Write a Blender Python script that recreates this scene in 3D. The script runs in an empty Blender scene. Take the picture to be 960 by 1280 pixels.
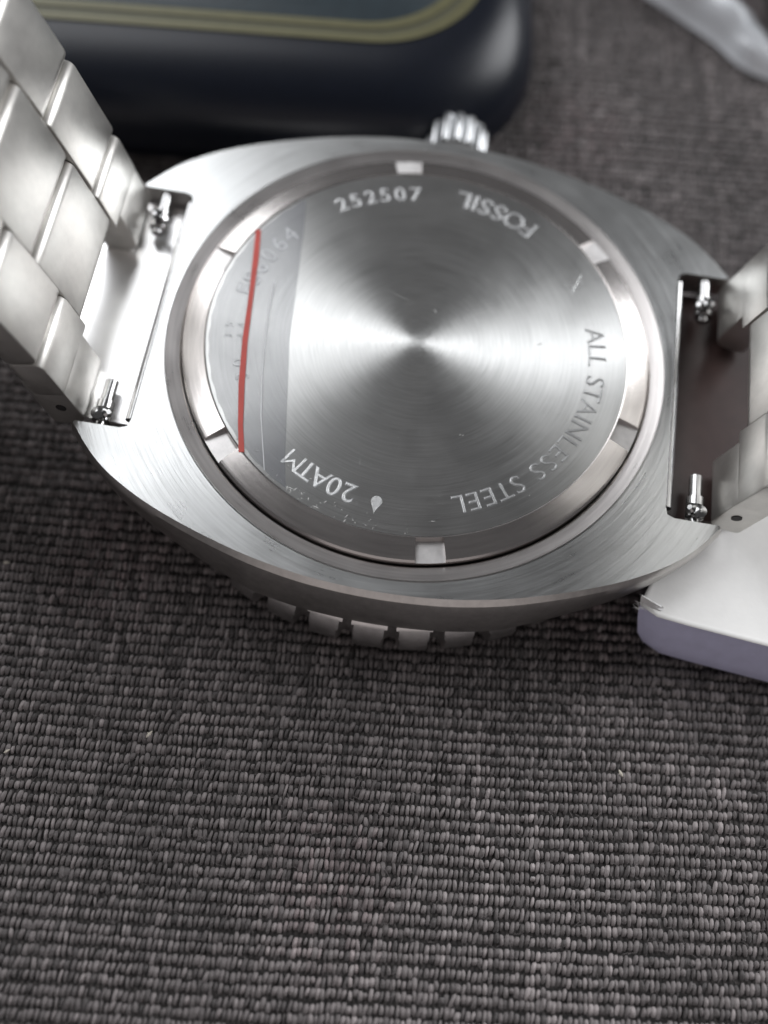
import bpy, bmesh, math, random
import numpy as np
from mathutils import Vector, Matrix
from mathutils.geometry import tessellate_polygon

# ------------------------------------------------------------------ camera, light, exposure
MM = 0.001            # all shapes below are in millimetres; z=0 is the flat of the case back
GZ = -9.7             # level of the cloth in those coordinates (world z = 0)
def W(x, y, z): return Vector((x*MM, y*MM, (z-GZ)*MM))
sc = bpy.context.scene
COL = sc.collection
cd = bpy.data.cameras.new('camera'); cam = bpy.data.objects.new('camera', cd); COL.objects.link(cam); sc.camera = cam
c_pos = W(0.49235, -48.39986, 75.02681)
rt = Vector((0.98671968, 0.15261175, 0.05562313)); up = Vector((-0.16206505, 0.90194955, 0.40027732))
fw = Vector((-0.01091777, 0.40397607, -0.9147044))
m = Matrix((rt, up, -fw)).transposed().to_4x4(); m.translation = c_pos
cam.matrix_world = m
cd.sensor_fit = 'HORIZONTAL'; cd.sensor_width = 36; cd.lens = 1369.42/960*36
cd.clip_start = 0.002; cd.clip_end = 50
cd.dof.use_dof = True; cd.dof.focus_distance = (W(0, -14, 0)-c_pos).dot(fw); cd.dof.aperture_fstop = 15.5

wd = bpy.data.worlds.new('World'); sc.world = wd; wd.use_nodes = True
bgn = wd.node_tree.nodes['Background']; bgn.inputs[0].default_value = (0.95, 0.93, 0.95, 1); bgn.inputs[1].default_value = 0.10

def area(name, d, dist, sx, sy, power, col):
    l = bpy.data.lights.new(name, 'AREA'); l.shape = 'RECTANGLE'; l.size = sx; l.size_y = sy; l.energy = power; l.color = col
    o = bpy.data.objects.new(name, l); COL.objects.link(o)
    d = Vector(d).normalized(); o.location = d*dist; o.rotation_euler = d.to_track_quat('Z', 'Y').to_euler()
    return o
area('window_light', (-0.58, 0.52, 0.78), 0.9, 0.60, 0.62, 5.6, (0.97, 0.98, 1.0))
area('second_window_light', (0.76, 0.54, 0.54), 0.9, 0.46, 0.50, 7.0, (0.97, 0.98, 1.0))
area('front_fill_light', (0.10, -0.85, 0.42), 0.9, 1.1, 0.7, 1.0, (1.0, 0.90, 0.88))  # fill lamp added in front to lift the box side and case side
vs = sc.view_settings; vs.view_transform = 'Standard'; vs.look = 'None'; vs.exposure = 0; vs.gamma = 1; vs.use_curve_mapping = False

# ------------------------------------------------------------------ helpers
def link(name, me, mat, parent=None):
    o = bpy.data.objects.new(name, me); COL.objects.link(o)
    if mat is not None: me.materials.append(mat)
    if parent is not None: o.parent = parent
    return o
def mesh(name, verts, faces, smooth=35):
    me = bpy.data.meshes.new(name); me.from_pydata([W(*v) for v in verts], [], faces); me.validate()
    bm = bmesh.new(); bm.from_mesh(me); bmesh.ops.recalc_face_normals(bm, faces=bm.faces); bm.to_mesh(me); bm.free()
    if smooth:
        me.shade_smooth(); me.set_sharp_from_angle(angle=math.radians(smooth))
    return me
def tag(o, label=None, cat=None, group=None, kind=None):
    if label: o['label'] = label
    if cat: o['category'] = cat
    if group: o['group'] = group
    if kind: o['kind'] = kind
    return o
def bevel(o, w, seg=3, ang=30):
    b = o.modifiers.new('bevel', 'BEVEL'); b.width = w*MM; b.segments = seg; b.limit_method = 'ANGLE'; b.angle_limit = math.radians(ang)
    b.harden_normals = False
    return o
class MB:
    def __init__(s): s.v = []; s.f = []
    def add(s, v, f):
        n = len(s.v); s.v += [tuple(p) for p in v]; s.f += [tuple(i+n for i in q) for q in f]
    def tube(s, a, b, r0, r1=None, n=24, caps=True, prof=None):
        a = Vector(a); b = Vector(b); d = (b-a); L = d.length; d.normalize()
        u = d.orthogonal().normalized(); w = d.cross(u)
        prof = prof or [(0, r0), (1, r0 if r1 is None else r1)]
        vs = []; fs = []
        for t, r in prof:
            for i in range(n):
                an = 2*math.pi*i/n; vs.append(a+d*L*t+(u*math.cos(an)+w*math.sin(an))*r)
        for k in range(len(prof)-1):
            for i in range(n): fs.append((k*n+i, k*n+(i+1) % n, (k+1)*n+(i+1) % n, (k+1)*n+i))
        if caps: fs.append(tuple(range(n))[::-1]); fs.append(tuple((len(prof)-1)*n+i for i in range(n)))
        s.add(vs, fs)
    def build(s, name, mat, parent=None, smooth=35): return link(name, mesh(name, s.v, s.f, smooth), mat, parent)
def revolve(prof, n=256, a0=0.0, a1=2*math.pi, rfun=None):
    v = []; f = []; full = abs(a1-a0-2*math.pi) < 1e-6; cnt = n if full else n+1
    for i in range(cnt):
        a = a0+(a1-a0)*i/n
        for k, (r, z) in enumerate(prof):
            rr = rfun(a, k, r) if rfun else r
            v.append((rr*math.cos(a), rr*math.sin(a), z))
    K = len(prof)
    for i in range(n):
        j = (i+1) % cnt
        for k in range(K-1): f.append((i*K+k, j*K+k, j*K+k+1, i*K+k+1))
    return v, f

# ------------------------------------------------------------------ materials
class NT:
    def __init__(s, name):
        s.m = bpy.data.materials.new(name); s.m.use_nodes = True; s.t = s.m.node_tree; s.b = s.t.nodes['Principled BSDF']
    def n(s, typ, **k):
        nd = s.t.nodes.new(typ)
        for a, v in k.items():
            if a.startswith('_'): setattr(nd, a[1:], v)
            else: nd.inputs[a.replace('__', ' ')].default_value = v
        return nd
    def l(s, a, b): s.t.links.new(a, b)
    def math(s, op, a, b=0.0):
        nd = s.t.nodes.new('ShaderNodeMath'); nd.operation = op
        for i, x in enumerate((a, b)):
            if hasattr(x, 'is_linked') or hasattr(x, 'links'): s.l(x, nd.inputs[i])
            else: nd.inputs[i].default_value = x
        return nd.outputs[0]
def coords_mm(t):
    tc = t.n('ShaderNodeTexCoord'); mp = t.n('ShaderNodeVectorMath', _operation='SCALE'); mp.inputs['Scale'].default_value = 1000.0
    t.l(tc.outputs['Object'], mp.inputs[0]); return mp.outputs[0]
CIRC = False
def steel(name, col=(0.58, 0.575, 0.56), rough=0.25, brushed=None, bump=0.0, aniso=0.0, scale=1.0, fine=6.0, specks=0.0, rvar=0.06):
    """brushed: None, 'turned' (grooves run round the z axis) or a direction vector of the grooves"""
    t = NT(name); b = t.b; b.inputs['Metallic'].default_value = 1.0
    P = coords_mm(t)
    sep = t.n('ShaderNodeSeparateXYZ'); t.l(P, sep.inputs[0]); X, Y, Z = sep.outputs
    if brushed == 'turned':
        r = t.math('SQRT', t.math('ADD', t.math('MULTIPLY', X, X), t.math('MULTIPLY', Y, Y)))
        ux = t.math('DIVIDE', X, t.math('MAXIMUM', r, .01)); uy = t.math('DIVIDE', Y, t.math('MAXIMUM', r, .01))
        cb = t.n('ShaderNodeCombineXYZ'); t.l(t.math('MULTIPLY', r, fine), cb.inputs[0])
        t.l(t.math('MULTIPLY', ux, 2.2), cb.inputs[1]); t.l(t.math('MULTIPLY', uy, 2.2), cb.inputs[2]); vec = cb.outputs[0]
        if aniso:
            cr = t.n('ShaderNodeVectorMath', _operation='CROSS_PRODUCT'); t.l(P, cr.inputs[0]); cr.inputs[1].default_value = (0, 0, 1)
            t.l((cr.outputs[0] if CIRC else P), b.inputs['Tangent'])
    elif brushed is not None:
        d = Vector(brushed).normalized(); e = d.orthogonal().normalized(); g = d.cross(e)
        out = []
        for w, s_ in ((e, fine), (g, fine), (d, 0.22)):
            dp = t.n('ShaderNodeVectorMath', _operation='DOT_PRODUCT'); t.l(P, dp.inputs[0]); dp.inputs[1].default_value = w*s_; out.append(dp.outputs['Value'])
        cb = t.n('ShaderNodeCombineXYZ')
        for i in range(3): t.l(out[i], cb.inputs[i])
        vec = cb.outputs[0]
        if aniso: b.inputs['Tangent'].default_value = d if not b.inputs['Tangent'].hide_value else (0, 0, 0)
    else: vec = P
    nz = t.n('ShaderNodeTexNoise', Scale=1.0*scale, Detail=4.0, Roughness=.65); t.l(vec, nz.inputs['Vector'])
    big = t.n('ShaderNodeTexNoise', Scale=.35, Detail=3.0); t.l(P, big.inputs['Vector'])
    # colour and roughness vary a little along the grooves
    mix = t.n('ShaderNodeMapRange'); mix.inputs['From Min'].default_value = .3; mix.inputs['From Max'].default_value = .7
    mix.inputs['To Min'].default_value = .86; mix.inputs['To Max'].default_value = 1.08; t.l(nz.outputs[0], mix.inputs[0])
    cm = t.n('ShaderNodeVectorMath', _operation='SCALE'); cm.inputs[0].default_value = col; t.l(mix.outputs[0], cm.inputs['Scale'])
    t.l(cm.outputs[0], b.inputs['Base Color'])
    rr = t.math('ADD', t.math('MULTIPLY', t.math('SUBTRACT', big.outputs[0], .5), rvar*2), rough)
    rr = t.math('ADD', rr, t.math('MULTIPLY', t.math('SUBTRACT', nz.outputs[0], .5), rvar*1.5))
    t.l(rr, b.inputs['Roughness'])
    b.inputs['Anisotropic'].default_value = aniso
    if bump:
        bp = t.n('ShaderNodeBump', Strength=bump, Distance=0.00003); t.l(nz.outputs[0], bp.inputs['Height']); t.l(bp.outputs[0], b.inputs['Normal'])
    return t.m
def simple(name, col, rough=.5, metal=0.0, noise=.08, scale=.8, bump=0.0, coat=0.0, alpha=1.0, trans=0.0, bscale=3.0):
    t = NT(name); b = t.b; b.inputs['Metallic'].default_value = metal; b.inputs['Roughness'].default_value = rough
    b.inputs['Coat Weight'].default_value = coat; b.inputs['Alpha'].default_value = alpha; b.inputs['Transmission Weight'].default_value = trans
    P = coords_mm(t); nz = t.n('ShaderNodeTexNoise', Scale=scale, Detail=5.0); t.l(P, nz.inputs['Vector'])
    mr = t.n('ShaderNodeMapRange'); mr.inputs['From Min'].default_value = .25; mr.inputs['From Max'].default_value = .75
    mr.inputs['To Min'].default_value = 1-noise; mr.inputs['To Max'].default_value = 1+noise; t.l(nz.outputs[0], mr.inputs[0])
    cm = t.n('ShaderNodeVectorMath', _operation='SCALE'); cm.inputs[0].default_value = col; t.l(mr.outputs[0], cm.inputs['Scale']); t.l(cm.outputs[0], b.inputs['Base Color'])
    if bump:
        n2 = t.n('ShaderNodeTexNoise', Scale=bscale, Detail=6.0); t.l(P, n2.inputs['Vector'])
        bp = t.n('ShaderNodeBump', Strength=bump, Distance=0.0001); t.l(n2.outputs[0], bp.inputs['Height']); t.l(bp.outputs[0], b.inputs['Normal'])
    return t.m

M_mirror = simple('gap_reflector_steel', (.95, .95, .95), .30, 1.0, noise=.01)
M_back = steel('brushed_case_back', (0.50, 0.505, 0.50), .38, 'turned', .45, .86, fine=8.0, rvar=.09)
M_ring = steel('polished_turned_ring', (0.64, 0.61, 0.595), .24, 'turned', .12, .35, fine=2.0, rvar=.03)
M_step = steel('satin_turned_step', (0.60, 0.575, 0.565), .30, 'turned', .25, .5, fine=4.0)
M_case = steel('brushed_case_steel', (0.55, 0.56, 0.56), .30, 'turned', .8, .35, fine=3.2)
M_side = steel('polished_side_steel', (0.62, 0.60, 0.58), .34, None, .05, 0, scale=1.2)
M_link = steel('satin_bracelet_steel', (0.68, 0.665, 0.635), .40, None, .03, 0, scale=.35, rvar=.03)
M_pin = steel('dark_pin_steel', (0.42, 0.42, 0.42), .18, None, .1)
M_bezel = steel('bezel_steel', (0.74, 0.72, 0.71), .38, None, .15)
M_letter = steel('frosted_engraving', (0.68, 0.69, 0.69), .36, None, .4, scale=4.0)
M_groove_shade = steel('engraving_groove_shade', (0.42, 0.42, 0.43), .45, None, .3, scale=4.0)
M_hole_shade = simple('hole_shade', (.02, .018, .018), .6)

# ------------------------------------------------------------------ the cloth
M_cloth = NT('woven_cloth')
b = M_cloth.b; b.inputs['Roughness'].default_value = .6
at = M_cloth.n('ShaderNodeAttribute', _attribute_name='yarn'); M_cloth.l(at.outputs['Color'], b.inputs['Base Color'])
b.inputs['Sheen Weight'].default_value = .5; b.inputs['Sheen Roughness'].default_value = .4
P = coords_mm(M_cloth); mp = M_cloth.n('ShaderNodeMapping'); mp.inputs['Rotation'].default_value = (0, 0, -math.radians(-2)); mp.inputs['Scale'].default_value = (14, 3, 6); M_cloth.l(P, mp.inputs[0])
nz = M_cloth.n('ShaderNodeTexNoise', Scale=1.0, Detail=3.0); M_cloth.l(mp.outputs[0], nz.inputs['Vector'])
bp = M_cloth.n('ShaderNodeBump', Strength=.7, Distance=0.0001); M_cloth.l(nz.outputs[0], bp.inputs['Height']); M_cloth.l(bp.outputs[0], b.inputs['Normal'])
M_cloth = M_cloth.m
t = NT('cloth_ground'); t.b.inputs['Roughness'].default_value = .9
P = coords_mm(t); mp = t.n('ShaderNodeMapping'); mp.inputs['Rotation'].default_value = (0, 0, -math.radians(6)); t.l(P, mp.inputs[0])
sp = t.n('ShaderNodeSeparateXYZ'); t.l(mp.outputs[0], sp.inputs[0])
wy = t.math('ABSOLUTE', t.math('SINE', t.math('MULTIPLY', sp.outputs[1], math.pi/.86)))
wx = t.math('ABSOLUTE', t.math('SINE', t.math('MULTIPLY', sp.outputs[0], math.pi/.44)))
hh = t.math('MULTIPLY', wy, wx)
rp = t.n('ShaderNodeValToRGB'); rp.color_ramp.elements[0].color = (.012, .011, .011, 1); rp.color_ramp.elements[1].color = (.06, .054, .052, 1)
t.l(hh, rp.inputs[0]); t.l(rp.outputs[0], t.b.inputs['Base Color'])
bp = t.n('ShaderNodeBump', Strength=.8, Distance=0.0002); t.l(hh, bp.inputs['Height']); t.l(bp.outputs[0], t.b.inputs['Normal'])
M_ground = t.m
v = [(-260, -220, GZ-.22), (240, -220, GZ-.22), (240, 280, GZ-.22), (-260, 280, GZ-.22)]
tag(link('cloth', mesh('cloth', v, [(0, 1, 2, 3)], 0), M_ground), kind='structure')

def weave():
    rng = np.random.default_rng(7)
    px, py = .385, .86
    i = np.arange(-172, 144); j = np.arange(-78, 92)
    I, J = np.meshgrid(i, j); I = I.ravel(); J = J.ravel(); N = I.size
    # slow drift of warp and weft so the lines are not ruler-straight
    wob = lambda a, b, s: .5*np.sin(a*.021+s)+.35*np.sin(b*.043+s*2)+.2*np.sin((a+b)*.09+s*3)
    cx = I*px+wob(J*1., I*1., 1.3)*.35+rng.normal(0, .025, N)
    rowj = rng.normal(0, .05, j.size)
    cy = J*py+wob(I*1., J*1., 4.1)*.3+np.repeat(rowj, i.size)+rng.normal(0, .05, N)
    L = py*.44*(1+rng.normal(0, .13, N)); Wd = px*.47*(1+rng.normal(0, .15, N)); H = .40*(1+rng.normal(0, .2, N)); tilt = .10+rng.normal(0, .10, N)
    yarn = np.clip(rng.normal(1, .30, i.size), .4, 1.8)[I-i[0]]     # each warp thread keeps a shade of its own
    patch = 1+.12*np.sin(cx*.11+1)*np.sin(cy*.09)+.10*np.sin(cx*.37+cy*.2)
    val = .170*np.clip(yarn*.5+.5, .6, 1.5)*np.clip(rng.normal(1, .27, N), .4, 2.1)*patch
    low = rng.random(N) < .06; H[low] *= .35; val[low] *= .6
    red = .6*np.clip(np.sin(cx*.16+2.2)*np.sin(cy*.13+.6)-.55, 0, 1)*1.2*(rng.random(N) < .6)
    colr = np.stack([val*(1.06+red*.2), val*(.95-red*.08), val*(.945-red*.05), np.ones(N)], 1)
    uu = np.array([-1, -.62, 0, .62, 1.]); hu = np.array([.12, .72, 1, .72, .12]); vv = np.array([-1, -.6, .0, .6, 1.]); hv = np.array([-.15, .66, 1, .66, -.15]); wv = np.array([.45, .88, 1, .88, .45])
    U, V = np.meshgrid(uu, vv); HU = np.outer(hv, hu); WV = np.repeat(wv[:, None], 5, 1)
    U = (U*WV).ravel(); V = V.ravel(); HU = HU.ravel(); K = 25
    lx = U[None]*Wd[:, None]+V[None]*L[:, None]*tilt[:, None]; ly = V[None]*L[:, None]
    X = cx[:, None]+lx; Y = cy[:, None]+ly; Z = -.2+HU[None]*H[:, None]
    a = math.radians(6); ca, sa = math.cos(a), math.sin(a)
    WX = X*ca-Y*sa; WY = X*sa+Y*ca
    co = np.stack([WX*MM, WY*MM, Z*MM], 2).reshape(-1, 3).astype(np.float32)
    q = np.array([(r*5+c, r*5+c+1, (r+1)*5+c+1, (r+1)*5+c) for r in range(4) for c in range(4)])
    F = (q[None]+(np.arange(N)*K)[:, None, None]).reshape(-1, 4)
    me = bpy.data.meshes.new('weave'); me.vertices.add(co.shape[0]); me.vertices.foreach_set('co', co.ravel())
    me.loops.add(F.size); me.loops.foreach_set('vertex_index', F.ravel().astype(np.int32))
    me.polygons.add(F.shape[0]); me.polygons.foreach_set('loop_start', (np.arange(F.shape[0])*4).astype(np.int32))
    me.polygons.foreach_set('use_smooth', np.ones(F.shape[0], bool))
    me.update(calc_edges=True)
    at = me.color_attributes.new('yarn', 'FLOAT_COLOR', 'POINT'); at.data.foreach_set('color', np.repeat(colr, K, 0).astype(np.float32).ravel())
    return me
tag(link('cloth_threads', weave(), M_cloth), 'dark grey woven threads of the cloth under the watch', 'cloth', kind='stuff')

# ------------------------------------------------------------------ the watch
watch = bpy.data.objects.new('wristwatch', None); COL.objects.link(watch); watch.empty_display_size = .01
tag(watch, 'stainless steel dive watch lying face down on dark cloth, its case back up', 'watch')

# case outline: two curved flanks that run out into four lugs, straight end walls between the lugs
LX, LY, EX, CHX = 25.2, 11.55, 20.9, 19.9
flank = [(-25.2, 11.75), (-23.2, 14.0), (-21.3, 15.55), (-18.8, 17.0), (-16.2, 18.15), (-12.8, 19.35), (-9.4, 20.3), (-6, 20.95), (-3, 21.25), (0, 21.35)]
def catmull(pts, n=6):
    P = [Vector((2*pts[0][0]-pts[1][0], 2*pts[0][1]-pts[1][1]))]+[Vector(p) for p in pts]+[Vector((2*pts[-1][0]-pts[-2][0], pts[-2][1]))]
    out = []
    for i in range(1, len(P)-2):
        for k in range(n):
            u = k/n; p0, p1, p2, p3 = P[i-1:i+3]
            out.append(.5*((2*p1)+(p2-p0)*u+(2*p0-5*p1+4*p2-p3)*u*u+(3*p1-p0-3*p2+p3)*u**3))
    out.append(P[-2]); return out
fl = catmull(flank)
top = [(p.x, p.y) for p in fl]+[(-p.x, p.y) for p in reversed(fl[:-1])]          # left lug tip -> right lug tip
end_r = [(LX-.1, LY), (EX+.7, LY-.02), (EX+.15, LY-.25), (EX, LY-.9)]
outline = top+end_r+[(x, -y) for x, y in reversed(end_r)]
outline += [(-x, -y) for x, y in top][0:0]+[(x, -y) for x, y in reversed(top)]
outline += [(-x, -y) for x, y in end_r]+[(-x, y) for x, y in reversed(end_r)]
def is_flank(p): return abs(p[1]) >= 11.7 or abs(p[0]) < EX-1
def level(k):
    out = []
    for (x, y) in outline:
        r = math.hypot(x, y); tipf = max(0, min(1, (abs(x)-9)/16.2))          # the lugs thin out towards the tips
        if is_flank((x, y)):
            off = (-.0, .42, .62, .95)[k]*(1-.55*tipf)
            z = (-.70, -1.15, -1.9, -5.45+2.6*tipf)[k]
            if k == 3: off *= (1-.9*tipf)
            out.append((x+x/r*off, y+y/r*off, z))
        else:
            z = (-.70, -.78, -1.6, -5.6+2.7*tipf)[k]; out.append((x, y, z))
    return out
levels = [level(k) for k in range(4)]
RH = 20.35; NH = 160
v = []; f = []
n = len(outline)
for L in levels: v += L
for k in range(3):
    for i in range(n): f.append((k*n+i, k*n+(i+1) % n, (k+1)*n+(i+1) % n, (k+1)*n+i))
hole = [(RH*math.cos(2*math.pi*i/NH), RH*math.sin(2*math.pi*i/NH), -.70) for i in range(NH)]
tri = tessellate_polygon([[Vector((p[0], p[1], 0)) for p in levels[0]], [Vector((p[0], p[1], 0)) for p in reversed(hole)]])
h0 = len(v); v += hole
def mapi(i): return i if i < n else h0+(NH-1-(i-n))
f += [tuple(mapi(i) for i in tr) for tr in tri]
f.append(tuple(3*n+i for i in range(n))[::-1])
# step of the hole
v2 = [(RH-.12, 0, 0)]
b0 = len(v); v += [((RH-.10)*math.cos(2*math.pi*i/NH), (RH-.10)*math.sin(2*math.pi*i/NH), -.80) for i in range(NH)]
for i in range(NH): f.append((h0+i, h0+(i+1) % NH, b0+(i+1) % NH, b0+i))
case = link('case', mesh('case', v, f, 22), M_case, watch)
case.data.materials.append(M_side)
for p in case.data.polygons:
    if p.index < 3*n: p.material_index = 1
# turned step between the case and the screwed-on back
v, f = revolve([(18.98, -1.5), (19.02, -1.02), (19.12, -.93), (19.4, -.88), (20.0, -.74), (20.18, -.70), (20.27, -.85)], 256)
link('case_step', mesh('case_step', v, f, 30), M_step, watch)

# case back: flat turned disc, raised lip, bevelled ring with six tool notches
v, f = revolve([(0.0001, 0), (6, 0), (12, 0), (16.85, 0), (16.93, -.015)], 256)
disc = link('case_back', mesh('case_back', v, f, 30), M_back, watch)
prof = [(16.93, -.05), (16.97, .045), (17.06, .07), (17.16, .035), (18.45, -.24), (18.72, -.34), (18.86, -.52), (18.92, -1.3)]
NOT = [math.radians(a) for a in (41, 100.5, 164, 221, 281, 343)]
HW = .061
def inside(a):
    return any(abs((a-q+math.pi) % (2*math.pi)-math.pi) < HW for q in NOT)
angs = sorted(set([2*math.pi*i/288 for i in range(288)]+[(q+s*HW+e) % (2*math.pi) for q in NOT for s in (-1, 1) for e in (-.0008, .0008)]))
v = []; f = []; K = len(prof)
for a in angs:
    ins = inside(a)
    for k, (r, z) in enumerate(prof):
        zz = z
        if ins and k >= 3: zz = min(z, -.50-(r-17.16)*.06); 
        if ins and k == 3: r = 17.14; 
        v.append((r*math.cos(a), r*math.sin(a), zz))
    # a vertical inner wall for the notches
A = len(angs)
for i in range(A):
    j = (i+1) % A
    for k in range(K-1): f.append((i*K+k, j*K+k, j*K+k+1, i*K+k+1))
ring = link('case_back_ring', mesh('case_back_ring', v, f, 25), M_ring, watch)
ring.data.materials.append(steel('notch_floor_steel', (.74, .725, .72), .5, None, .1))
for p in ring.data.polygons:
    c = p.center; 
    if p.normal.z > .9 and -.62 < c.z/MM+GZ < -.44 and inside(math.atan2(c.y, c.x)): p.material_index = 1

# engraved writing
def glyph(ch, size, thin=-.012, bev=.02):
    cu = bpy.data.curves.new('glyph', 'FONT'); cu.body = ch; cu.size = size; cu.align_x = 'CENTER'; cu.offset = thin*size; cu.extrude = .012; cu.bevel_depth = bev; cu.bevel_resolution = 1; cu.resolution_u = 4
    ob = bpy.data.objects.new('glyph', cu); COL.objects.link(ob)
    me = bpy.data.meshes.new_from_object(ob.evaluated_get(bpy.context.evaluated_depsgraph_get())) if False else None
    bpy.context.view_layer.update()
    dg = bpy.context.evaluated_depsgraph_get(); me = bpy.data.meshes.new_from_object(ob.evaluated_get(dg))
    vs = [tuple(p.co) for p in me.vertices]; fs = [tuple(p.vertices) for p in me.polygons]
    bpy.data.objects.remove(ob); bpy.data.curves.remove(cu); bpy.data.meshes.remove(me)
    return vs, fs
def engraved(text, a_first, a_last, r, size, inward=False, thin=-.012, label=None, widths=None, sx=1.0):
    mb = MB(); m2 = MB(); w = {'I': .48, '1': .6, ' ': .55, 'M': 1.2, 'L': .80, 'O': 1.2, 'S': .86, 'F': .85, 'E': .88, 'N': 1.16, 'A': 1.06, 'T': .9}
    ws = [w.get(c, 1.0) for c in text]; pos = [0.0]
    for i in range(1, len(text)): pos.append(pos[-1]+(ws[i-1]+ws[i])/2)
    for ch, p in zip(text, pos):
        if ch == ' ': continue
        a = math.radians(a_first+(a_last-a_first)*p/max(pos[-1], 1e-6))
        vs, fs = glyph(ch, size, thin)
        ur = Vector((math.cos(a), math.sin(a), 0)); ut = Vector((math.sin(a), -math.cos(a), 0))      # clockwise, tops outward
        if inward: ur, ut = -ur, -ut
        o = Vector((math.cos(a)*r, math.sin(a)*r, .0)); 
        mb.add([o+ut*(x*sx)+ur*(y-size*.36)+Vector((0, 0, z+.008)) for x, y, z in vs], fs)
        vs, fs = glyph(ch, size, thin+.030, 0.0) if ch != 'M' else ([], []); m2.add([o+ut*(x*sx)+ur*(y-size*.36)+Vector((0, 0, z*.3+.003)) for x, y, z in vs], fs)
    ob = mb.build('engraved_text', M_letter, watch, 30)
    m2.build('engraved_shade_outline', M_groove_shade, ob, 30)  # wider darker copy under each letter, painted as shadow in the groove
    if label: ob['label'] = label
    return ob
engraved('252507', 124, 99, 14.9, 2.0, label='engraved serial number 252507')
engraved('FOSSIL', 59, 82.5, 14.95, 2.4, inward=True, thin=-.006, label='engraved maker name')
engraved('ALL STAINLESS STEEL', 13, -69.5, 14.6, 2.15, thin=-.02, label='engraved words ALL STAINLESS STEEL')
engraved('20ATM', -103, -122.5, 14.6, 2.25, thin=-.012, label='engraved 20ATM')
engraved('FS6064', 171, 145, 14.7, 2.15, thin=-.008, label='engraved number under the film')
engraved('35', 188.6, 184.6, 15.2, .95, thin=-.03, label='tiny engraved characters'); engraved('44', 188.6, 184.6, 14.2, .95, thin=-.03)
engraved('30', 203.5, 198.5, 14.4, 1.6, thin=-.022)
mb = MB(); a = math.radians(-94.3); r0 = 14.6; pts = []
for i in range(24):
    q = 2*math.pi*i/24; xx = .42*math.sin(q)*(1 if math.cos(q) < 0 else (1-math.cos(q))**.8+.0); yy = -.5*math.cos(q) if math.cos(q) < 0 else -.95*math.cos(q)
    pts.append((xx, -yy))
ur = Vector((math.cos(a), math.sin(a), 0)); ut = Vector((math.sin(a), -math.cos(a), 0))
mb.add([ur*r0+ut*x+ur*(y)+Vector((0, 0, .025)) for x, y in pts]+[ur*r0+ut*x*1.05+ur*y*1.05+Vector((0, 0, 0)) for x, y in pts], [tuple(range(24))]+[(i, (i+1) % 24, 24+(i+1) % 24, 24+i) for i in range(24)])
mb.build('drop_symbol', M_letter, watch, 30)
# struck-out bin mark
mb = MB(); a = math.radians(33.5); ur = Vector((math.cos(a), math.sin(a), 0)); ut = Vector((math.sin(a), -math.cos(a), 0)); o = ur*14.7
def seg(p, q, w=.022): mb.tube(o+ut*p[0]+ur*p[1], o+ut*q[0]+ur*q[1], w, n=6)
for p, q in (((-.6, -.75), (.6, .75)), ((-.6, .75), (.6, -.75)), ((-.4, -.5), (.4, -.5)), ((-.5, .4), (.5, .4)), ((-.4, -.5), (-.5, .4)), ((.4, -.5), (.5, .4)), ((-.5, -.95), (.5, -.95))): seg(p, q)
mb.build('bin_symbol', M_letter, watch, 30)

# protective film that still covers the left part of the back
t = NT('clear_film'); t.b.inputs['Base Color'].default_value = (.22, .23, .27, 1); t.b.inputs['Roughness'].default_value = .3; t.b.inputs['Alpha'].default_value = .15
t.b.inputs['Specular IOR Level'].default_value = .3
nz = t.n('ShaderNodeTexNoise', Scale=.35, Detail=3.0); t.l(coords_mm(t), nz.inputs['Vector']); bp = t.n('ShaderNodeBump', Strength=.5, Distance=0.0003); t.l(nz.outputs[0], bp.inputs['Height']); t.l(bp.outputs[0], t.b.inputs['Normal'])
M_film = t.m
pts = []
a0 = math.atan2(12.2, -11.3); a1 = math.atan2(-14.7, -8.0)+2*math.pi
for i in range(60):
    a = a0+(a1-a0)*i/59; rr = 16.7+.05*math.sin(i*1.7); pts.append((rr*math.cos(a), rr*math.sin(a)))
pts += [(-8.15+(-10.1+8.15)*k/6, -14.4+(-2.1+14.4)*k/6) for k in range(1, 7)]+[(-10.1-1.05*k/6, -2.1+13.5*k/6) for k in range(1, 6)]
v = [(x, y, .075) for x, y in pts]+[(x, y, .055) for x, y in pts]; n_ = len(pts)
film = link('protective_film', mesh('protective_film', v, [tuple(range(n_)), tuple(range(2*n_-1, n_-1, -1))]+[(i, (i+1) % n_, n_+(i+1) % n_, n_+i) for i in range(n_)], 30), M_film, watch)
film['label'] = 'clear protective film over the left side of the case back'
M_red = simple('red_print', (.45, .05, .035), .4, noise=.12)
def strip(name, pts, w, z, mat, parent, h=.02):
    v = []; f = []
    for i, (x, y) in enumerate(pts):
        a = Vector(pts[max(0, i-1)]); b_ = Vector(pts[min(len(pts)-1, i+1)]); d = (b_-a).normalized(); nn = Vector((-d.y, d.x))
        ww = w*(1+.12*math.sin(i*2.1))
        v += [(x+nn.x*ww/2, y+nn.y*ww/2, z), (x-nn.x*ww/2, y-nn.y*ww/2, z), (x+nn.x*ww/2, y+nn.y*ww/2, z+h), (x-nn.x*ww/2, y-nn.y*ww/2, z+h)]
    for i in range(len(pts)-1):
        q = i*4; f += [(q+2, q+3, q+7, q+6), (q, q+4, q+5, q+1), (q, q+2, q+6, q+4), (q+1, q+5, q+7, q+3)]
    f += [(0, 1, 3, 2), (4*len(pts)-4, 4*len(pts)-2, 4*len(pts)-1, 4*len(pts)-3)]
    return link(name, mesh(name, v, f, 0), mat, parent)
strip('red_stripe', [(-14.7, 8.3), (-14.35, 5.5), (-14.0, 2), (-13.6, -2.5), (-13.05, -6.5), (-12.4, -10), (-11.85, -12.3)], .43, .078, M_red, film)
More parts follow.
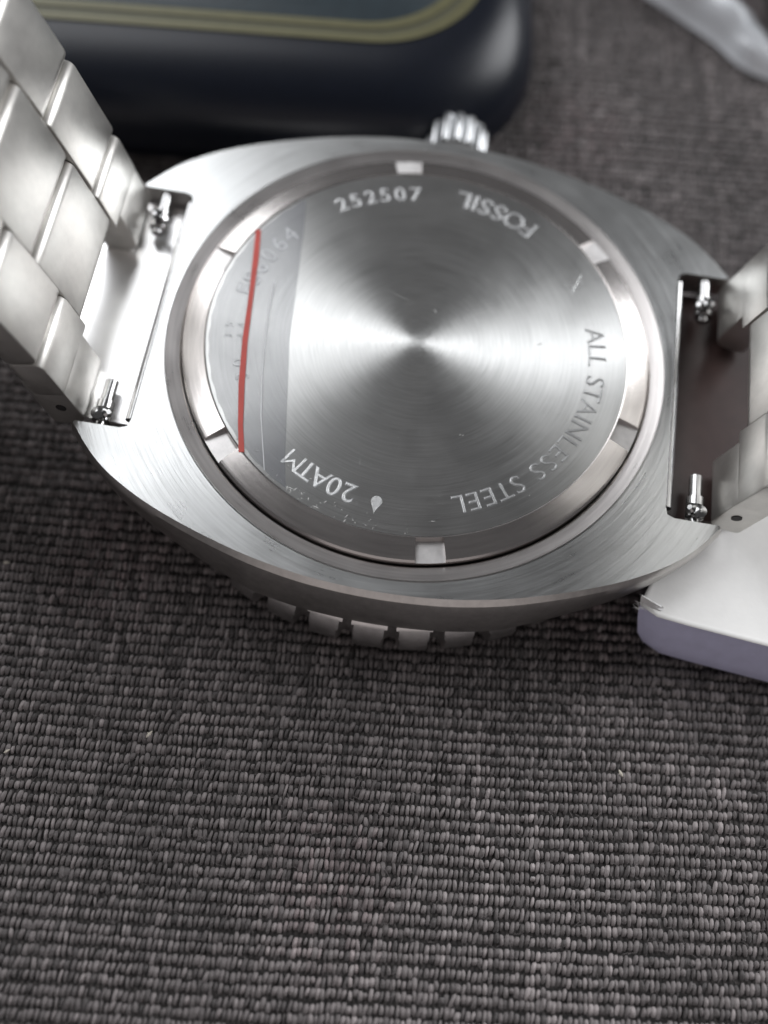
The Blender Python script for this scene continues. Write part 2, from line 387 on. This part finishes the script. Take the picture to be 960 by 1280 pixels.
M_white = simple('scuffed_film_edge', (.75, .76, .78), .4)
strip('film_crease', [(-12.35, 3.5), (-12.3, 1), (-12.1, -1.5), (-11.7, -5), (-11.0, -9), (-9.85, -13.5)], .06, .078, M_white, film)
# grit and little scuffs caught along the rim and on the back
mb = MB(); rnd = random.Random(5)
for i in range(95):
    if i < 60: a = math.radians(rnd.gauss(-112, 17)); r = 16.9-abs(rnd.gauss(0, .7))
    else: a = rnd.uniform(0, 6.28); r = 16.8*math.sqrt(rnd.random())
    s = rnd.uniform(.025, .07); l = s*rnd.choice((1, 1, 1, 3, 5)); q = rnd.uniform(0, 3.14)
    c = Vector((r*math.cos(a), r*math.sin(a), .0)); d = Vector((math.cos(q), math.sin(q), 0)); e = Vector((-d.y, d.x, 0))
    mb.add([c+d*l, c+e*s, c-d*l, c-e*s, c+Vector((0, 0, s*.7)), c-Vector((0, 0, .002))], [(0, 1, 4), (1, 2, 4), (2, 3, 4), (3, 0, 4), (1, 0, 5), (2, 1, 5), (3, 2, 5), (0, 3, 5)])
for (x0, y0, x1, y1) in ((-3.4, 4.6, -.9, 3.6), (4.5, 7.2, 5.2, 6.8), (-2.9, -11, -2.8, -12), (-8.0, -2.2, -7.4, -3.1), (3.8, 10.9, 4.3, 11.1)):
    d = Vector((x1-x0, y1-y0, 0)).normalized(); e = Vector((-d.y, d.x, 0))*.011; a_, b_ = Vector((x0, y0, .006)), Vector((x1, y1, .006)); mid = (a_+b_)/2
    q = [a_, mid+e, b_, mid-e]; mb.add(q+[p-Vector((0, 0, .008)) for p in q], [(0, 3, 2, 1), (4, 5, 6, 7), (0, 1, 5, 4), (1, 2, 6, 5), (2, 3, 7, 6), (3, 0, 4, 7)])
o = mb.build('grit_specks', simple('pale_grit', (.55, .55, .54), .6), watch, 0); o['kind'] = 'stuff'

# bezel with coin-edge notches, seen below the case side
NB = 40; STEP = 2*math.pi/NB; OFF = math.radians(-85.8)
def rb(a, k, r):
    d = abs((a-OFF+STEP/2) % STEP-STEP/2)*22.9        # mm from the nearest notch centre
    dep = (0, 0, .3, .8, 1.0, 1.05, 1.05, .9, 0)[k]; w = (.1, .15, .32, .52, .60, .63, .63, .6, .1)[k]
    if d < w: return r-dep*math.sqrt(max(0, 1-(d/w)**2))**.8
    return r
v, f = revolve([(21.4, -5.2), (22.3, -5.45), (22.55, -5.8), (22.8, -6.25), (23.0, -6.9), (23.15, -7.7), (23.12, -8.6), (22.8, -9.2), (20.5, -9.5)], 1200, rfun=rb)
link('bezel', mesh('bezel', v, f, 40), M_bezel, watch)
v, f = revolve([(20.6, -9.3), (19.5, -9.5), (10, -9.6), (.001, -9.6)], 96)
link('crystal', mesh('crystal', v, f, 30), simple('dark_crystal', (.02, .02, .03), .05), watch)

# crown: fluted knob on the far flank
mb = MB(); NF = 14; cxx, cz = .45, -4.5; n = NF*8
pr = [(20.0, 1.7, 0), (22.9, 1.7, 0), (23.0, 2.4, 0), (23.1, 2.85, .6), (23.3, 2.95, 1), (25.9, 2.95, 1), (26.2, 2.85, .8), (26.35, 2.2, 0), (26.4, .001, 0)]
v = []; f = []
for (y, r, fl_) in pr:
    for i in range(n):
        a = 2*math.pi*i/n; rr = r-.62*fl_*(1-abs(math.sin(a*NF/2))**.9); v.append((cxx+rr*math.cos(a), y, cz+rr*math.sin(a)))
for k in range(len(pr)-1):
    for i in range(n): f.append((k*n+i, k*n+(i+1) % n, (k+1)*n+(i+1) % n, (k+1)*n+i))
link('crown', mesh('crown', v, f, 40), steel('crown_steel', (.46, .47, .48), .30, None, .02), watch)

# added plates between the lugs, spring bars, bracelet
LEAN_R = [math.radians(a) for a in (13, 15, 17, 16, 12, 4, -4, -12, -18)]
LEAN_L = [math.radians(a) for a in (13, 15, 17, 17, 18, 22, 36, 56, 76, 96, 116, 135, 150, 160, 167, 172, 175, 178, 180, 180, 180, 180)]
LEAN = LEAN_R
def frame_at(s):
    """inner face of the bracelet in the x-z plane (for the +x side), s mm from the lug"""
    x, z, k, st = 24.75, -.8, 0, 3.8
    while s > 0:
        d = min(st, s); a = LEAN[min(k, len(LEAN)-1)] if k < len(LEAN) else LEAN[-1]
        x += math.sin(a)*d; z += math.cos(a)*d; s -= d; k += 1
        if k >= len(LEAN): k = len(LEAN)-1
    if s < 0: a = LEAN[0]; x += math.sin(a)*s; z += math.cos(a)*s
    return x, z
def link_mesh(side, y0, y1, s0, s1, th=2.7, rnd0=.75, rnd1=.75, dz=0.0, seg=5):
    """one bracelet link: a slab with rounded ends, lying along the curve"""
    x0, z0 = frame_at(s0); x1, z1 = frame_at(s1); d = Vector((x1-x0, z1-z0)); L = d.length; d.normalize(); nn = Vector((d.y, -d.x))   # outward
    P = []
    def arc(cs, cn, r, a0, a1):
        for i in range(seg+1):
            a = a0+(a1-a0)*i/seg; P.append((cs+r*math.cos(a), cn+r*math.sin(a)))
    arc(L-rnd1-.04, rnd1+dz, rnd1, -math.pi/2, 0)
    arc(L-.45, th-.4, .4, 0, math.pi/2)
    arc(.45, th-.4, .4, math.pi/2, math.pi)
    arc(rnd0+.04, rnd0+dz, rnd0, math.pi, 1.5*math.pi)
    ys = [(y0, .14), (y0+.04, .04), (y0+.14, 0), (y1-.14, 0), (y1-.04, .04), (y1, .14)]
    v = []; f = []; K = len(P); cs, cn = L/2, th/2
    for y, ins in ys:
        for (ps, pn) in P:
            qs = ps+(-ins if ps > cs else ins); qn = pn+(-ins if pn > cn else ins)
            v.append((side*(x0+d.x*qs+nn.x*qn), y, z0+d.y*qs+nn.y*qn))
    for j in range(len(ys)-1):
        for i in range(K): f.append((j*K+i, j*K+(i+1) % K, (j+1)*K+(i+1) % K, (j+1)*K+i))
    f.append(tuple(range(K))[::-1]); f.append(tuple((len(ys)-1)*K+i for i in range(K)))
    return mesh('link', v, f, 32)
CW = 4.65
M_filler = simple('dark_tone_filler', (.040, .024, .022), .3, noise=.15)
for side in (-1, 1):
    LEAN = LEAN_L if side < 0 else LEAN_R; ROWS = 9 if side < 0 else 4
    nm = 'left' if side < 0 else 'right'
    if side < 0:      # reflector plate added under the left-hand gap, tilted to throw the window back
        v = [(-x, y, z) for x, z in ((EX-.2, -2.75), (28.3, -2.40)) for y in (-10.2, 11.2)]; v += [(x, y, z-.5) for x, y, z in v]
        link('gap_reflector', mesh('gap_reflector', v, [(0, 1, 3, 2), (4, 6, 7, 5), (0, 2, 6, 4), (1, 5, 7, 3), (0, 4, 5, 1), (2, 3, 7, 6)], 30), M_mirror, watch)
    if side > 0:      # made-up filler closes the right-hand gap, dark reflection put into its brown
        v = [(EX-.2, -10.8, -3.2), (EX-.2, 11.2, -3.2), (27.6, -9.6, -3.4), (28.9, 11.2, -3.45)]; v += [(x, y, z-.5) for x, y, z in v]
        link('gap_filler', mesh('gap_filler', v, [(0, 1, 3, 2), (4, 6, 7, 5), (0, 2, 6, 4), (1, 5, 7, 3), (0, 4, 5, 1), (2, 3, 7, 6)], 30), M_filler, watch)
    # rounded rim along the end wall of the case
    mb = MB(); mb.tube((side*(EX+.12), -10.6, -1.15), (side*(EX+.12), 10.6, -1.15), .42, n=16); mb.build('end_wall_rim', M_pin, watch)
    for yy in (-1, 1):
        a, b_ = (5.9, 10.95) if yy > 0 else (-10.95, -5.6)
        # end link leg with the rounded nose that holds the spring bar
        leg = link('end_link_leg', link_mesh(side, a+.04*(yy < 0), b_-.04*(yy > 0), -1.6, 4.6, th=3.0, rnd0=1.3, rnd1=.2, dz=.03), M_link, watch)
        fa = (a+.0, a+.9)
        # spring bar with quick release pin
        mb = MB(); ya, yb = (7.3, 11.5) if yy > 0 else (-11.5, -7.3)
        x_, z_ = side*23.35, -1.45
        mb.tube((x_, ya, z_), (x_, yb, z_), .5, n=20, prof=[(0, .3), (.02, .42), (.12, .42), (.14, .72), (.26, .72), (.28, .42), (.36, .42), (.38, .68), (.55, .68), (.57, .5), (1, .5)])
        sb = mb.build('spring_bar', M_pin, watch)
        mb = MB(); ym = ya+1.0
        mb.tube((x_, ym, z_+.3), (x_-side*.75, ym-.1, z_+1.25), .3, n=16, prof=[(0, .2), (.55, .2), (.62, .38), (.85, .42), (1, .2)])
        mb.tube((x_+side*.2, ym+yy*.2, z_+.1), (x_+side*.1, ym+yy*.3, z_+1.3), .3, n=16, prof=[(0, .3), (.6, .3), (.65, .48), (.9, .5), (1, .2)])
        mb.build('release_pin', M_pin, sb)
        # pin hole in the side of the leg: dark plug painted as its shade
        xh, zh = frame_at(.6); mb = MB(); s_ = 1 if yy > 0 else -1; yo = b_ if yy > 0 else a
        mb.tube((side*(xh+1.35), yo-s_*.3, zh), (side*(xh+1.35), yo+s_*.012, zh), .42, n=20); mb.build('pin_hole_shade', M_hole_shade, leg)
        for k in range(ROWS):
            link('link', link_mesh(side, CW+.06 if yy > 0 else -10.95, 10.95 if yy > 0 else -CW-.06, 7.0+7.6*k, 14.6+7.6*k), M_link, watch)
        # the leg's inner shoulder that meets the centre link
        link('end_link_shoulder', link_mesh(side, CW+.06 if yy > 0 else -10.95, 10.95 if yy > 0 else -CW-.06, 2.7, 7.0, rnd0=.5), M_link, watch)
    link('centre_end_link', link_mesh(side, -CW, CW, 3.3, 10.9, rnd0=.9, dz=.12), M_link, watch)
    for k in range(ROWS-1):
        link('centre_link', link_mesh(side, -CW, CW, 10.9+7.6*k, 18.5+7.6*k, dz=.12), M_link, watch)

# ------------------------------------------------------------------ rounded black box behind the watch
def rrect(cx_, cy_, hx, hy, r, rot, n=14):
    P = []
    for qx, qy, a0 in ((1, 1, 0), (-1, 1, 90), (-1, -1, 180), (1, -1, 270)):
        for i in range(n+1):
            a = math.radians(a0+90*i/n); P.append((qx*(hx-r)+r*math.cos(a), qy*(hy-r)+r*math.sin(a)))
    c, s = math.cos(rot), math.sin(rot)
    return [(cx_+x*c-y*s, cy_+x*s+y*c) for x, y in P]
def stack(rings, cap0=True, cap1=True):
    v = []; f = []; n = len(rings[0][0])
    for P, z in rings: v += [(x, y, z) for x, y in P]
    for k in range(len(rings)-1):
        for i in range(n): f.append((k*n+i, k*n+(i+1) % n, (k+1)*n+(i+1) % n, (k+1)*n+i))
    if cap0: f.append(tuple(range(n))[::-1])
    if cap1: f.append(tuple((len(rings)-1)*n+i for i in range(n)))
    return v, f
bx = bpy.data.objects.new('black_case', None); COL.objects.link(bx); BR = math.radians(6.5)
BC = (-29.5, 45.5); HX, HY = 35.0, 25.0
bx.location = (BC[0]*MM, BC[1]*MM, 0)
tag(bx, 'rounded glossy black case with olive lines round its lid, behind the watch', 'case')
def bpart(name, rings, mat, **k):
    v, f = stack(rings, **k); v = [(x-BC[0], y-BC[1], z) for x, y, z in v]
    return link(name, mesh(name, v, f, 40), mat, bx)
H0, H1 = GZ+.05, .3; LC = (BC[0]-.6, BC[1]+3.0)
rings = []
FR = 6.0
for i in range(9):
    a = math.pi/2*i/8; off = 3.2*(1-math.sin(a)); rings.append((rrect(*BC, HX-off, HY-off, 14-off*.5, BR), H0+3.2*(1-math.cos(a))))
for i in range(11):
    a = math.pi/2*i/10; off = FR*(1-math.cos(a)); rings.append((rrect(BC[0]-.4*off/FR, BC[1]+2.4*off/FR, HX-off*.85, HY-off, 14-off*.6, BR), H1-FR+FR*math.sin(a)))
M_black = simple('glossy_black', (.004, .006, .012), .34, noise=.1, bump=.03); M_black.node_tree.nodes['Principled BSDF'].inputs['Specular IOR Level'].default_value = .3
bpart('shell', rings, M_black)
M_olive = simple('olive_line', (.095, .09, .04), .45, noise=.08); M_teal = simple('dark_blue_lid', (.016, .028, .036), .4, noise=.15)
def band(name, o0, o1, z, mat, h=.12):
    A = rrect(*LC, HX-o0, HY-o0, 14-o0*.6, BR); B = rrect(*LC, HX-o1, HY-o1, 14-o1*.6, BR)
    n = len(A); v = [(x-BC[0], y-BC[1], z) for x, y in A]+[(x-BC[0], y-BC[1], z+h) for x, y in A]+[(x-BC[0], y-BC[1], z+h) for x, y in B]+[(x-BC[0], y-BC[1], z) for x, y in B]
    f = [(k*n+i, k*n+(i+1) % n, (k+1)*n+(i+1) % n, (k+1)*n+i) for k in range(3) for i in range(n)]
    return link(name, mesh(name, v, f, 30), mat, bx)
band('lid_line', 5.0, 5.9, H1, M_olive); band('lid_line', 6.5, 7.4, H1, M_olive, .16)
band('lid_groove', 5.9, 6.5, H1, simple('dark_olive', (.06, .06, .035), .5), .05)
rings = [(rrect(*LC, HX-7.4, HY-7.4, 9.5, BR), H1), (rrect(*LC, HX-7.5, HY-7.5, 9.4, BR), H1+.06)]
bpart('lid_panel', rings, M_teal, cap0=False)

# ------------------------------------------------------------------ white box at lower right
wb = bpy.data.objects.new('white_box', None); COL.objects.link(wb); WB = (20.2, -17.7); wb.location = (WB[0]*MM, WB[1]*MM, 0)
tag(wb, 'white cardboard box with pale lavender side and torn corner, beside the watch lug', 'box')
WZ = -4.1
poly = [(20.2, -17.7), (21.6, -18.45), (24, -18.75), (30.1, -19.35), (52, -23), (55, -6), (30, -5.5), (24.6, -6.6), (23.6, -8.4)]
def inset(P, d):
    n = len(P); out = []
    for i in range(n):
        p0, p1, p2 = Vector(P[i-1]), Vector(P[i]), Vector(P[(i+1) % n]); e = (p1-p0).normalized(); g = (p2-p1).normalized()
        n1 = Vector((-e.y, e.x)); n2 = Vector((-g.y, g.x)); b_ = (n1+n2); b_ = b_/max(b_.length, .3); out.append(tuple(p1+b_*d/max(.5, b_.dot(n1))))
    return out
dense = []
for i in range(len(poly)):
    a, b_ = Vector(poly[i]), Vector(poly[(i+1) % len(poly)]); k = max(1, int((b_-a).length/.8))
    for q in range(k): dense.append(tuple(a+(b_-a)*q/k))
def wring(d, z, sx=0.0, sy=0.0):
    out = []
    P = inset(poly, d) if d else poly
    D = []
    for i in range(len(P)):
        a, b_ = Vector(P[i]), Vector(P[(i+1) % len(P)]); k = max(1, int((Vector(poly[(i+1) % len(poly)])-Vector(poly[i])).length/.8))
        for q in range(k): D.append(a+(b_-a)*q/k)
    return [(p.x-WB[0]+sx*(1 if p.x < 40 else .2), p.y-WB[1]+sy, z) for p in D]
def wstack(rings, c0, c1):
    v = []; f = []; n = len(rings[0])
    for r in rings: v += r
    for k in range(len(rings)-1):
        for i in range(n): f.append((k*n+i, k*n+(i+1) % n, (k+1)*n+(i+1) % n, (k+1)*n+i))
    if c0: f.append(tuple(range(n))[::-1])
    if c1: f.append(tuple((len(rings)-1)*n+i for i in range(n)))
    return v, f
v, f = wstack([wring(.8, GZ+.1, 2.6, -1.0), wring(.3, GZ+.35, 2.2, -1.25), wring(.05, GZ+1.0, 1.5, -1.3), wring(0, GZ+2.2, .8, -1.0), wring(0, WZ-1.6, .3, -.5), wring(.0, WZ-.4, .03, -.06), wring(.05, WZ-.05)], True, False)
link('box_side', mesh('box_side', v, f, 50), simple('lavender_paper', (.66, .66, .88), .5, noise=.06, bump=.15), wb)
v, f = wstack([wring(.05, WZ-.05), wring(.0, WZ+.02), wring(.10, WZ+.10), wring(.35, WZ+.06), wring(.6, WZ-.02)], False, True)
M_card = simple('white_card', (.74, .735, .72), .5, noise=.03, bump=.08)
link('box_top', mesh('box_top', v, f, 50), M_card, wb)
# torn fibres at the corner
mb = MB(); rnd = random.Random(3)
cv = []      # the curled-up flap of paper at the corner
for i in range(9):
    u = i/8
    for j in range(6):
        w = j/5; cv.append((.02+1.7*w+.12*math.sin(u*5)*w, .10-.30*w+(.6-.3*w)*math.sin(u*2.4), WZ+.08+.36*(1-math.cos(u*2.6))*.8*(1-.6*w)))
mb.add(cv+[(x, y, z-.07) for x, y, z in cv], [(i*6+j, i*6+j+1, i*6+j+7, i*6+j+6) for i in range(8) for j in range(5)]+[(54+i*6+j, 54+i*6+j+6, 54+i*6+j+7, 54+i*6+j+1) for i in range(8) for j in range(5)])
for i in range(34):
    c = Vector((rnd.uniform(-.15, 1.5), rnd.gauss(.0, .18), WZ+rnd.uniform(-.3, .08)))
    d = Vector((rnd.gauss(-.75, .3), rnd.gauss(.25, .4), rnd.gauss(.15, .3))).normalized(); L = rnd.uniform(.3, .9)*(1.3-c.x*.5)
    mid = c+d*L*.5+Vector((rnd.gauss(0, .05), rnd.gauss(0, .05), rnd.gauss(0, .05)))
    mb.tube(c, mid, .028, .022, n=5); mb.tube(mid, c+d*L, .022, .005, n=5)
for i in range(0):      # little curled paper flakes
    c = Vector((rnd.uniform(-.2, 1.6), rnd.uniform(-.5, .25), WZ+rnd.uniform(-.1, .2))); a = rnd.uniform(0, 6.3); s = rnd.uniform(.3, .65)
    u = Vector((math.cos(a), math.sin(a), rnd.uniform(-.3, .5))); w = Vector((-math.sin(a), math.cos(a), rnd.uniform(0, .6)))
    q = [c, c+u*s, c+u*s+w*s*.8, c+w*s]; mb.add(q+[p-Vector((0, 0, .06)) for p in q], [(0, 1, 2, 3), (7, 6, 5, 4), (0, 4, 5, 1), (1, 5, 6, 2), (2, 6, 7, 3), (3, 7, 4, 0)])
o = mb.build('torn_fibres', simple('torn_paper', (.88, .88, .88), .8), wb, 40); o['kind'] = 'stuff'

# ------------------------------------------------------------------ crumpled clear plastic and the dark pouch at upper right
from mathutils import noise as mn
t = NT('crumpled_plastic'); t.b.inputs['Base Color'].default_value = (.80, .83, .87, 1); t.b.inputs['Roughness'].default_value = .22; t.b.inputs['Alpha'].default_value = .85
t.b.inputs['Coat Weight'].default_value = .6
M_plastic = t.m
edge = [(8, 62), (15.5, 55.5), (20.5, 52.0), (25.5, 48.6), (28.5, 45.8), (31.5, 44.6), (36, 43.6), (44, 41)]
es = catmull(edge, 6); v = []; f = []; NV = 26
for i, p in enumerate(es):
    for j in range(NV):
        u = j/(NV-1); w = (6.5-2.8*max(0, min(1, (p.x-27)/5)))*u; x = p.x+w*.42; y = p.y+w*.9
        hgt = 5.5*math.sin(min(1, u*2.2)*math.pi/2)*(1-.3*u)+mn.noise(Vector((x*.22, y*.22, 3)))*3.2+abs(mn.noise(Vector((x*.5, y*.5, 8))))*1.8*min(1, u*5)
        v.append((x, y, GZ+.35+max(.0, .72*hgt*min(1, u*6+.05)*(1-.92*u**3)*(1-.6*max(0, min(1, (p.x-26)/5))))))
for i in range(len(es)-1):
    for j in range(NV-1): f.append((i*NV+j, (i+1)*NV+j, (i+1)*NV+j+1, i*NV+j+1))
o = link('plastic_wrap', mesh('plastic_wrap', v, f, 60), M_plastic)
so = o.modifiers.new('thick', 'SOLIDIFY'); so.thickness = .00012; so.offset = 1
tag(o, 'crumpled translucent plastic wrap blurred in the far right corner', 'plastic wrap')
mb = MB(); v = []; f = []; nu, nv = 32, 16
for j in range(nv+1):
    ph = math.pi*j/nv
    for i in range(nu):
        th = 2*math.pi*i/nu; sx = math.copysign(abs(math.cos(th))**.7, math.cos(th)); sy = math.copysign(abs(math.sin(th))**.7, math.sin(th)); q = math.sin(ph)**.6
        k = 1+.06*mn.noise(Vector((math.cos(th)*2, math.sin(th)*2, ph*1.5)))
        v.append((38.5+9*sx*q*k, 55.5+6.5*sy*q*k, GZ+4.1-4*math.cos(ph)))
for j in range(nv):
    for i in range(nu): f.append((j*nu+i, j*nu+(i+1) % nu, (j+1)*nu+(i+1) % nu, (j+1)*nu+i))
o = link('dark_pouch', mesh('dark_pouch', v, f, 60), simple('dark_leather', (.03, .024, .02), .5, noise=.2, bump=.3))
tag(o, 'dark brown soft pouch behind the crumpled plastic', 'pouch')

# loose fibres standing out of the yarn
mb = MB(); rnd = random.Random(11)
for i in range(3200):
    x, y = rnd.uniform(-34, 38), rnd.uniform(-48, -20) if i < 2900 else rnd.uniform(18, 60)
    a = rnd.uniform(0, 6.28); L = rnd.uniform(.3, 1.1); z = GZ+rnd.uniform(.05, .2); p = Vector((x, y, z)); d = Vector((math.cos(a), math.sin(a), rnd.uniform(.0, .5)))
    prev = p; vs_ = [p]
    for k in range(3):
        d = (d+Vector((rnd.gauss(0, .35), rnd.gauss(0, .35), -.18))).normalized(); vs_.append(vs_[-1]+d*L/3)
    side = Vector((-d.y, d.x, 0)).normalized()*.011; up_ = Vector((0, 0, .012)); pts_ = []
    for q in vs_: pts_ += [q-side, q+side, q+up_]
    mb.add(pts_, [(k*3+j, k*3+(j+1) % 3, k*3+3+(j+1) % 3, k*3+3+j) for k in range(3) for j in range(3)])
tag(mb.build('cloth_fuzz', simple('grey_fuzz', (.22, .20, .20), .8), None, 0), 'fine loose grey fibres on the woven cloth', 'fuzz', kind='stuff')

# ------------------------------------------------------------------ lint on the cloth
def lint(x, y, s, ang, label, rnd):
    mb = MB(); d = Vector((math.cos(ang), math.sin(ang), 0)); c = Vector((x, y, GZ+.16))
    mb.tube(c-d*s*1.3, c+d*s*1.3+Vector((0, 0, s*.3)), s*.4, n=7, prof=[(0, s*.1), (.2, s*.42), (.5, s*.5), (.8, s*.3), (1, s*.06)])
    mb.tube(c, c+Vector((-d.y, d.x, .4))*s*.8, s*.3, s*.05, n=6)
    o = mb.build('lint', M_lint, None, 50); tag(o, label, 'lint', 'specks of lint on the cloth')
M_lint = simple('pale_lint', (.62, .58, .5), .8)
lint(-15.4, -32.6, .26, 1.0, 'white lint speck on cloth left of centre, lower left of the watch', random)
lint(-30.0, -20.9, .22, .1, 'pale lint speck near left edge just below the dark watch shadow', random)
lint(-25.6, -35.6, .2, .7, 'tiny pale lint speck near left edge, lower of the two there', random)
lint(20.9, -29.6, .24, 2.2, 'cream lint speck on the cloth at right, below the white box', random)
